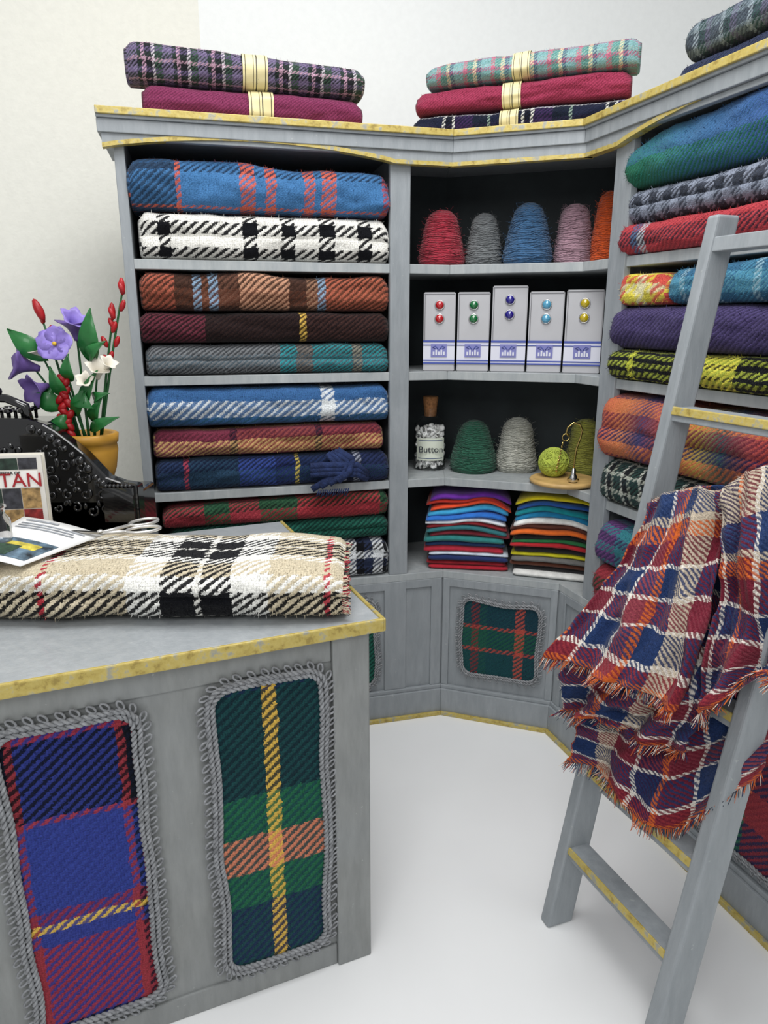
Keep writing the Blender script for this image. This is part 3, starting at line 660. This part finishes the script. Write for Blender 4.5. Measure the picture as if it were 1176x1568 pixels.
# book
bk=empty('tartan_encyclopedia_book')
BW=Wing((-.965,1.565),(.985,.17))
bm=bmesh.new(); BW.box(bm,0,.185,0,.004,1.028,1.225); BW.box(bm,0,.185,.026,.03,1.028,1.225); BW.box(bm,0,.004,.004,.026,1.028,1.225); obj('cover',bm,plain('book_cover','dcd8d0',.4,var=.03),bk)
bm=bmesh.new(); BW.box(bm,.004,.181,.004,.026,1.03,1.221); obj('pages',bm,plain('book_pages','e8e4d4',.8,var=.05),bk)
bm=bmesh.new(); BW.box(bm,.012,.173,-.0012,0,1.15,1.188,0); obj('title_block',bm,plain('book_white_band','f0eee8',.4,var=.02),bk)
bm=bmesh.new()
mt=[plain('bk%d'%i,c,.6,var=.7,ns=70) for i,c in enumerate(('8a2a2a','26382e','a88858','6a3a28','3a3a40'))]
for i in range(12):
    t=.010+.0415*(i%4); z=(1.192,1.100,1.050)[i//4]
    BW.box(bm,t,t+.040,-.0012,0,z,z+(.026,.048,.048)[i//4],(i*3+i//4)%5)
obj('swatches',bm,mt,bk)
rdm=plain('book_red','a02028',.5,var=0)
an=math.atan2(.17,.985)
text('TARTAN',tuple(BW.p3(.093,-.003,1.166)),.046,(pi/2,0,an),rdm,bk)
text('ENCYCLOPEDIA OF',tuple(BW.p3(.093,-.003,1.184)),.010,(pi/2,0,an),plain('bk_ink','303030',.6,var=0),bk)

# leaflets
PAP=plain('leaflet_paper','e8e8e6',.4,var=.03); PIC=plain('leaflet_picture','5a7080',.4,var=.9,ns=45); PI2=plain('leaflet_yellow','c8b84a',.4,var=.5,ns=60); PI3=plain('leaflet_grey','9a9ea4',.5,var=.3,ns=80); PI4=plain('leaflet_green','2f4a38',.5,var=.8,ns=60)
def leaflet(c,pics,sag=.006):
    bm=bmesh.new(); A,B,C_,D_=[Vector(p) for p in c]; nx=8
    S=lambda u,v:A.lerp(B,u).lerp(D_.lerp(C_,u),v)+Vector((0,0,sag*sin(pi*u)))
    gr=[[bm.verts.new(S(i/nx,j/nx)) for j in range(nx+1)] for i in range(nx+1)]
    for i in range(nx):
        for j in range(nx): f=bm.faces.new((gr[i][j],gr[i+1][j],gr[i+1][j+1],gr[i][j+1])); f.smooth=True
    for (u0,u1,v0,v1,m) in pics:
        n=6
        for i in range(n):
            a_=u0+(u1-u0)*i/n; b_=u0+(u1-u0)*(i+1)/n; up=Vector((0,0,.0014+.0003*m))
            f=bm.faces.new([bm.verts.new(S(a_,v0)+up),bm.verts.new(S(b_,v0)+up),bm.verts.new(S(b_,v1)+up),bm.verts.new(S(a_,v1)+up)]); f.material_index=m
    bmesh.ops.recalc_face_normals(bm,faces=bm.faces)
    o=obj('printed_leaflet',bm,[PAP,PIC,PI2,PI3,PI4]); s=o.modifiers.new('s','SOLIDIFY'); s.thickness=.0012; s.offset=-1; return o
leaflet([(-.815,1.548,1.092),(-.655,1.588,1.036),(-.745,1.375,1.034),(-.87,1.365,1.058)],[(.1,.5,.06,.09,3),(.1,.9,.14,.16,3),(.1,.8,.19,.21,3),(.1,.85,.24,.26,3),(.12,.92,.5,.90,1),(.15,.6,.66,.88,4),(.35,.8,.58,.70,2)])
leaflet([(-.96,1.50,1.05),(-.83,1.50,1.040),(-.80,1.352,1.026),(-.97,1.352,1.030)],[(.08,.45,.55,.88,1),(.5,.9,.5,.9,4),(.1,.9,.1,.16,3),(.1,.6,.22,.26,3)])

# scissors
sc_=empty('embroidery_scissors'); bm=bmesh.new(); z=1.046
def loop(cx,cy,a,rx_,ry_):
    return [(cx+rx_*cos(t)*cos(a)-ry_*sin(t)*sin(a),cy+rx_*cos(t)*sin(a)+ry_*sin(t)*cos(a),z) for t in [i*pi/14 for i in range(28)]]
tube(bm,loop(-.565,1.60,.45,.038,.024),.0038,8,0,True); tube(bm,loop(-.585,1.665,.9,.036,.024),.0038,8,0,True)
tube(bm,[(-.598,1.583,z),(-.63,1.575,z),(-.655,1.57,z)],.0045,8); tube(bm,[(-.608,1.637,z),(-.635,1.598,z),(-.655,1.57,z)],.0045,8)
lathe(bm,[(.007,0),(.007,.004),(.004,.006)],16,(-.655,1.57,z+.002))
obj('handles',bm,plain('scissor_metal','e0deda',.3,.7,.05),sc_,True)
bm=bmesh.new()
hexa(bm,[(-.655,1.564,z-.002),(-.655,1.576,z-.002),(-.735,1.55,z+.012),(-.735,1.547,z+.012),(-.655,1.564,z+.003),(-.655,1.576,z+.003),(-.735,1.55,z+.014),(-.735,1.547,z+.014)])
obj('blades',bm,plain('blade_metal','c0c0c0',.2,1,0),sc_)

# glass jar
bm=bmesh.new(); lathe(bm,[(.012,0),(.02,.003),(.021,.05),(.012,.062),(.012,.075),(.016,.077),(.016,.082),(.010,.083)],28,(-.815,1.45,1.062),cap=False)
gj=N('jar_glass'); gj.b.inputs['Transmission Weight'].default_value=1; gj.b.inputs['Roughness'].default_value=.02; gj.b.inputs['IOR'].default_value=1.25
obj('small_glass_jar',bm,gj.m)

# ------------------------------------------------------------------ flower pot
pot=empty('potted_flowers'); pc=Vector((-.782,1.875,1.087))
bm=bmesh.new(); lathe(bm,[(.038,0),(.044,.006),(.060,.05),(.068,.10),(.066,.118),(.070,.12),(.073,.142),(.066,.146),(.058,.142),(.054,.12),(.02,.118)],40,tuple(pc)); obj('pot',bm,plain('ochre_terracotta','c08e34',.45,var=.2,ns=9),pot,True)
bm=bmesh.new(); lathe(bm,[(.056,.118),(.03,.13),(.005,.135)],24,tuple(pc)); obj('soil',bm,plain('soil_mat','20180f',.95,var=.4,ns=90,bump=.8),pot)
STEM=plain('stem_green','1f5a2c',.5,var=.3); LEAF=plain('leaf_green','1f6a30',.4,var=.3,ns=20,coat=.2)
VIO=plain('violet_petal','8a78c4',.5,var=.25,ns=40); PUR=plain('purple_petal','6a5494',.5,var=.25,ns=40); WPE=plain('white_petal','dcd6c8',.5,var=.08); RED=plain('red_bud','a01018',.4,var=.25,ns=40); YEL=plain('yellow_centre','d8b030',.6)
top=pc+Vector((0,0,.13))
sb=bmesh.new(); lb=bmesh.new(); vb=bmesh.new(); pb=bmesh.new(); wb=bmesh.new(); rb=bmesh.new(); ye=bmesh.new()
def stem(tip,bend=.03,r=.004):
    tip=Vector(tip); base=top+Vector((max(-.03,min(.03,(tip.x-top.x)*.3)),0,0)); mid=base.lerp(tip,.5)+Vector((0,0,bend))
    pts=[base.lerp(mid,t).lerp(mid.lerp(tip,t),t) for t in [i/8 for i in range(9)]]; tube(sb,pts,r,6,taper=(1,.6)); return pts
def leaf(base,tip,w,nrm=Vector((0,-1,.25))):
    base=Vector(base);tip=Vector(tip);ax=tip-base; side=ax.cross(nrm).normalized(); nn=side.cross(ax).normalized(); n=8; L_=[];R_=[];C=[]
    for i in range(n+1):
        f=i/n; ww=w*sin(pi*f**.8)*(1-.15*f); c=base+ax*f+nn*.02*sin(pi*f); C.append(lb.verts.new(c)); L_.append(lb.verts.new(c+side*ww+nn*.006)); R_.append(lb.verts.new(c-side*ww+nn*.006))
    for i in range(n):
        for A,B in ((L_,C),(C,R_)):
            f=lb.faces.new((A[i],A[i+1],B[i+1],B[i])); f.smooth=True
def flower(bmx,c,r,n,face,cup=.3,w=.55):
    c=Vector(c); face=Vector(face).normalized(); a=face.orthogonal().normalized(); b=face.cross(a)
    for k in range(n):
        t=2*pi*k/n; d=a*cos(t)+b*sin(t); s=face.cross(d); rows=[]
        for i in range(6):
            f=i/5; ww=r*w*sin(pi*(.12+.80*f))**.8; p=c+d*r*f+face*(cup*r*f-.25*r*f*f*cup); rows.append([bmx.verts.new(p-s*ww+face*.1*r*f),bmx.verts.new(p-face*.05*r),bmx.verts.new(p+s*ww+face*.1*r*f)])
        for i in range(5):
            for j in range(2): f=bmx.faces.new((rows[i][j],rows[i][j+1],rows[i+1][j+1],rows[i+1][j])); f.smooth=True
    ell(ye,c+face*.006,(r*.13,r*.13,r*.13),sub=1)
def bell(bmx,c,r,L,d):
    c=Vector(c); d=Vector(d).normalized(); a=d.orthogonal().normalized(); b=d.cross(a); rings=[]
    for i in range(9):
        f=i/8; rr=r*(.18+.35*f+.55*f**4); ring=[]
        for k in range(20):
            t=2*pi*k/20; wv=1+.18*f**3*cos(5*t); ring.append(bmx.verts.new(c+d*L*f*(1+.06*cos(5*t)*f)+(a*cos(t)+b*sin(t))*rr*wv))
        rings.append(ring)
    for i in range(8):
        for k in range(20): f=bmx.faces.new((rings[i][k],rings[i][(k+1)%20],rings[i+1][(k+1)%20],rings[i+1][k])); f.smooth=True
stem((-.825,1.85,1.44)); flower(vb,(-.825,1.83,1.462),.045,5,(.1,-1,.35),.2,.62)
stem((-.79,1.88,1.49)); bell(pb,(-.79,1.88,1.47),.036,.05,(0,-.2,1))
stem((-.90,1.86,1.40)); bell(pb,(-.885,1.86,1.40),.042,.06,(-1,-.6,.35)); bell(pb,(-.86,1.84,1.36),.036,.05,(-.5,-.8,-.2))
bell(vb,(-.80,1.87,1.50),.03,.04,(.5,-.4,.6))
stem((-.74,1.86,1.38)); bell(wb,(-.735,1.85,1.375),.028,.040,(.35,-.5,.9)); bell(wb,(-.71,1.84,1.40),.020,.028,(.6,-.4,.7)); bell(wb,(-.755,1.83,1.36),.020,.03,(.1,-.8,.6))
stem((-.88,1.87,1.43)); bell(wb,(-.875,1.86,1.42),.026,.038,(-.2,-.4,.9))
def buds(tip,n,dz):
    pts=stem(tip,.02); tip=Vector(tip)
    for k in range(n):
        p=pts[-1-k] if k<len(pts) else pts[0]; s=1 if k%2 else -1
        ell(rb,p+Vector((.010*s*(k>0),-.004,.008)),(.007,.007,.016),Matrix.Rotation(.4*s,3,'Y'),2)
    ell(rb,tip+Vector((0,0,.012)),(.008,.008,.022),sub=2)
buds((-.655,1.86,1.59),5,.03); buds((-.685,1.86,1.53),4,.03); buds((-.868,1.87,1.52),2,.03)
for k in range(16):
    f=k/15; ell(rb,(-.822+.012*sin(k*2.3),1.835,1.225+.15*f),(.010,.009,.016),Matrix.Rotation(.7*(-1)**k,3,'Y'),2)
stem((-.815,1.84,1.37),0)
ell(rb,(-.87,1.86,1.545),(.011,.010,.03),Matrix.Rotation(-.35,3,'Y'),2)
for b_,t_,w in [((-.75,1.87,1.41),(-.735,1.85,1.55),.028),((-.86,1.86,1.42),(-.945,1.84,1.50),.028),((-.78,1.86,1.30),(-.72,1.82,1.40),.018),((-.79,1.85,1.33),(-.74,1.82,1.30),.024),((-.80,1.85,1.28),(-.75,1.83,1.36),.018),((-.83,1.85,1.30),(-.90,1.83,1.34),.026),((-.76,1.87,1.26),(-.72,1.83,1.33),.018),((-.81,1.85,1.26),(-.86,1.83,1.27),.02),((-.77,1.86,1.24),(-.68,1.83,1.28),.016),((-.76,1.87,1.42),(-.70,1.84,1.47),.018),((-.85,1.86,1.36),(-.90,1.84,1.30),.024),((-.80,1.85,1.37),(-.79,1.82,1.44),.018),((-.75,1.86,1.32),(-.70,1.83,1.34),.014),((-.82,1.85,1.33),(-.84,1.82,1.41),.018)]: leaf(b_,t_,w)
for b_,m,nm in ((sb,STEM,'stems'),(lb,LEAF,'leaves'),(vb,VIO,'violet_blooms'),(pb,PUR,'purple_bells'),(wb,WPE,'white_blooms'),(rb,RED,'red_buds'),(ye,YEL,'flower_centres')):
    o=obj(nm,b_,m,pot,True)
    if nm in('leaves','violet_blooms','purple_bells','white_blooms'): s=o.modifiers.new('s','SOLIDIFY'); s.thickness=.0015

# ------------------------------------------------------------------ ladder
lad=empty('wooden_step_ladder')
NR=Vector((.943,.334)); RD=Vector((.334,-.943)); FL=Vector((.452,1.522)); FR=Vector((.590,1.180)); lean=.165
def lp3(base,z,a,b): q_=base+NR*(lean*z+a)+RD*b; return (q_.x,q_.y,z)
for nm,B in (('rail_left',FL),('rail_right',FR)):
    bm=bmesh.new(); z1=1.735
    hexa(bm,[lp3(B,0,-.038,-.019),lp3(B,0,-.038,.019),lp3(B,0,.038,.019),lp3(B,0,.038,-.019),lp3(B,z1,-.032,-.016),lp3(B,z1,-.032,.016),lp3(B,z1,.03,.016),lp3(B,z1,.03,-.016)])
    o=obj(nm,bm,GREY,lad); b=o.modifiers.new('b','BEVEL'); b.width=.007; b.segments=3
for i,z in enumerate((.235,.455,.78,1.085,1.335,1.69)):
    bm=bmesh.new(); t=.030; w=.026
    hexa(bm,[lp3(FL,z-t,-w,.014),lp3(FR,z-t,-w,-.014),lp3(FR,z-t,w,-.014),lp3(FL,z-t,w,.014),lp3(FL,z,-w,.014),lp3(FR,z,-w,-.014),lp3(FR,z,w,-.014),lp3(FL,z,w,.014)],0)
    if i<5: hexa(bm,[lp3(FL,z-.016,-w-.005,.014),lp3(FR,z-.016,-w-.005,-.014),lp3(FR,z-.016,-w,-.014),lp3(FL,z-.016,-w,.014),lp3(FL,z+.002,-w-.005,.014),lp3(FR,z+.002,-w-.005,-.014),lp3(FR,z+.002,-w,-.014),lp3(FL,z+.002,-w,.014)],1)
    obj('rung_%d'%(i+1),bm,[GREY,GOLD],lad,bevel=.002)

# ------------------------------------------------------------------ draped scarf
def cat(P,t):
    n=len(P)-1; x=t*n; i=min(int(x),n-1); f=x-i
    p0=P[max(i-1,0)];p1=P[i];p2=P[i+1];p3=P[min(i+2,n)]
    return .5*((2*p1)+(-p0+p2)*f+(2*p0-5*p1+4*p2-p3)*f*f+(-p0+3*p1-3*p2+p3)*f**3)
sA=[[(0.612,1.56,1.10),(0.640,1.51,1.13),(0.660,1.45,1.15),(0.690,1.40,1.15)],[(0.585,1.51,1.135),(0.615,1.465,1.165),(0.648,1.41,1.185),(0.672,1.365,1.190)],[(0.535,1.485,1.04),(0.582,1.43,1.068),(0.626,1.38,1.098),(0.672,1.35,1.107)],[(0.481,1.46,0.969),(0.538,1.4,0.977),(0.595,1.34,0.993),(0.652,1.31,1.012)],[(0.424,1.44,0.893),(0.488,1.37,0.894),(0.55,1.3,0.898),(0.617,1.26,0.903)],[(0.37,1.43,0.809),(0.431,1.36,0.801),(0.497,1.29,0.798),(0.567,1.23,0.786)]]
sB=[[(0.688,1.39,1.191),(0.707,1.34,1.239),(0.733,1.28,1.264),(0.769,1.22,1.267)],[(0.663,1.33,1.1),(0.696,1.29,1.132),(0.728,1.24,1.153),(0.776,1.18,1.147)],[(0.658,1.29,0.993),(0.695,1.25,0.996),(0.74,1.2,1.004),(0.787,1.15,1.038)],[(0.622,1.25,0.873),(0.664,1.21,0.894),(0.713,1.17,0.915),(0.773,1.12,0.941)],[(0.599,1.22,0.771),(0.633,1.18,0.836),(0.668,1.15,0.912),(0.722,1.1,0.902)]]
sC=[[(.50,1.50,.80),(.56,1.44,.84),(.65,1.37,.87),(.757,1.29,.90)],[(.461,1.47,.66),(.548,1.41,.679),(.647,1.33,.727),(.783,1.25,.817)],[(.452,1.45,.604),(.524,1.38,.599),(.621,1.30,.606),(.752,1.21,.748)],[(.439,1.43,.549),(.517,1.36,.522),(.588,1.27,.482),(.722,1.185,.680)]]
sD=[[(.60,1.56,1.12),(.68,1.47,1.18),(.74,1.37,1.2),(.80,1.27,1.22)],[(.63,1.60,1.0),(.70,1.50,1.02),(.77,1.38,1.03),(.83,1.28,1.04)],[(.62,1.58,.85),(.70,1.49,.86),(.76,1.37,.87),(.82,1.26,.88)],[(.56,1.52,.72),(.62,1.45,.70),(.70,1.34,.72),(.78,1.22,.74)]]
sE=[[(.46,1.46,.86),(.53,1.40,.87),(.60,1.34,.88),(.66,1.27,.90)],[(.43,1.455,.78),(.50,1.395,.76),(.58,1.32,.76),(.64,1.25,.80)],[(.415,1.45,.725),(.475,1.40,.70),(.55,1.33,.705),(.625,1.25,.735)],[(.420,1.45,.66),(.47,1.41,.665),(.535,1.34,.66),(.61,1.25,.685)]]
bm=bmesh.new(); uvl=bm.loops.layers.uv.new('UVMap')
fb=bmesh.new(); fuv=fb.loops.layers.uv.new('UVMap')
fr=bmesh.new()
def drape(G,uo,vo,us,vs,amp,freq,seed,hem=True,nu=72,nv=80,fl=.03,nf=2600):
    G=[[Vector(p) for p in r] for r in G]; grid=[]
    cx=Vector((-.85,-.5,.15)).normalized()
    for j in range(nv+1):
        v=j/nv; cols=[cat([r[k] for r in G],v) for k in range(4)]; row=[]
        for i in range(nu+1):
            u=i/nu; p=cat(cols,u)
            ph=2*pi*freq*u+seed+1.8*sin(v*3+seed)+1.2*noise.noise(Vector((u*2,v*3,seed)))
            w=amp*(.5+.5*v)*((1-abs(sin(ph/2))*2)+.5*sin(2*pi*freq*1.7*u+seed*2+v*3.0))
            w+=amp*1.3*noise.noise(Vector((u*2.6,v*2.6,seed)))+amp*.6*(1-2*abs(noise.noise(Vector((u*5+seed,v*5,seed)))))+amp*.3*noise.noise(Vector((u*11,v*11,seed)))
            edge=.008*noise.noise(Vector((u*9,v*9,seed+3)))
            row.append(bm.verts.new(p+cx*w+Vector((0,0,edge))))
        grid.append(row)
    for j in range(nv):
        for i in range(nu):
            f=bm.faces.new((grid[j][i],grid[j+1][i],grid[j+1][i+1],grid[j][i+1])); f.smooth=True
            for lp_,(a,b) in zip(f.loops,((i,j),(i,j+1),(i+1,j+1),(i+1,j))): lp_[uvl].uv=(uo+us*a/nu,vo+vs*b/nv)
    rnd=random.Random(seed)
    for _ in range(nf):
        j=rnd.randint(0,nv-1); i=rnd.randint(0,nu-1); a,b=rnd.random(),rnd.random()
        A,B,C,D=grid[j][i].co,grid[j+1][i].co,grid[j][i+1].co,grid[j+1][i+1].co
        p=A.lerp(B,a).lerp(C.lerp(D,a),b); nn=(C-A).cross(B-A)
        if nn.length<1e-10: continue
        nn.normalize()
        if nn.dot(cx)<0: nn=-nn
        fuzz(fb,fuv,p+nn*.003,nn,(uo+us*(i+b)/nu,vo+vs*(j+a)/nv),rnd,.006,.0004)
    if hem:
        for i in range(nu*4):
            a=i/(nu*4)*nu; k=int(a); p=grid[nv][k].co.lerp(grid[nv][min(k+1,nu)].co,a-k); d=(grid[nv][k].co-grid[nv-2][k].co).normalized()
            L=fl*rnd.uniform(.35,1); s=Vector((rnd.uniform(-1,1),rnd.uniform(-1,1),rnd.uniform(-.6,.2)))*.007
            tube(fr,[p-d*.004,p+d*L*.5+s*.5,p+d*L+s],.0010,4,rnd.choice((0,0,1,2,3,4)),taper=(1,.5))
drape(sD,0,.1,.40,.35,.012,2.0,4.0,False,nf=0)
drape(sC,.15,.09,.36,.345,.017,2.2,2.0)
drape(sE,.05,.20,.30,.23,.022,2.6,5.2)
drape(sA,.0,.0,.30,.437,.017,2.2,1.0)
drape(sB,.30,.0,.26,.437,.028,1.7,3.3)
CR='c9bba6';WH='e4ded4';NV='263860';MA='6e2332';OG='c8622e'
sm=tartan('scarf_tartan',[(.045,MA),(.008,WH),(.05,NV),(.008,WH),(.03,'8a4048'),(.014,OG),(.05,NV),(.045,CR),(.007,MA),(.05,MA),(.007,WH),(.045,'34284a'),(.011,OG)],
 [(.085,CR),(.050,'34466e'),(.012,CR),(.028,OG),(.045,MA),(.008,WH),(.045,NV),(.008,WH),(.045,'7c3440'),(.008,WH),(.050,NV),(.010,WH),(.026,'8a3038'),(.026,OG)],.370,.446,.0085,soft=.2,sat=1.0,gain=.92)
scf=obj('draped_tartan_scarf',bm,sm); s=scf.modifiers.new('s','SOLIDIFY'); s.thickness=.006; s.offset=0
obj('wool_fibres',fb,sm,scf)
FM=[plain('fringe_'+c,c,.95,var=.2) for c in ('c8642c','d8ccc0','24345c','7a2030','1d2438')]
fo=obj('fringe',fr,FM,scf)

# ------------------------------------------------------------------ camera & light
cam=bpy.data.cameras.new('camera'); co=bpy.data.objects.new('camera',cam); col.objects.link(co)
cam.sensor_fit='VERTICAL'; cam.sensor_height=36; cam.lens=24.96; co.location=(0,0,1.52); co.rotation_euler=(radians(90-15.1),0,0); cam.clip_start=.02
sc.camera=co
def area(name,loc,target,size,e,c=(1,1,1)):
    l=bpy.data.lights.new(name,'AREA'); l.size=size; l.energy=e; l.color=c; l.shape='SQUARE'; o=bpy.data.objects.new(name,l); col.objects.link(o); o.location=loc
    o.rotation_euler=(Vector(target)-Vector(loc)).to_track_quat('-Z','Y').to_euler(); return o
area('ceiling_light_panel',(.1,1.3,3.3),(.1,1.7,0),1.3,50,(1,1,1))
area('front_fill_light',(-.5,-1.0,2.9),(.1,2.4,1.0),1.2,30,(1,1,1))  # soft fill light added from the front left
w=bpy.data.worlds.new('world'); sc.world=w; w.use_nodes=True; w.node_tree.nodes['Background'].inputs[0].default_value=(.97,.985,1,1); w.node_tree.nodes['Background'].inputs[1].default_value=.58
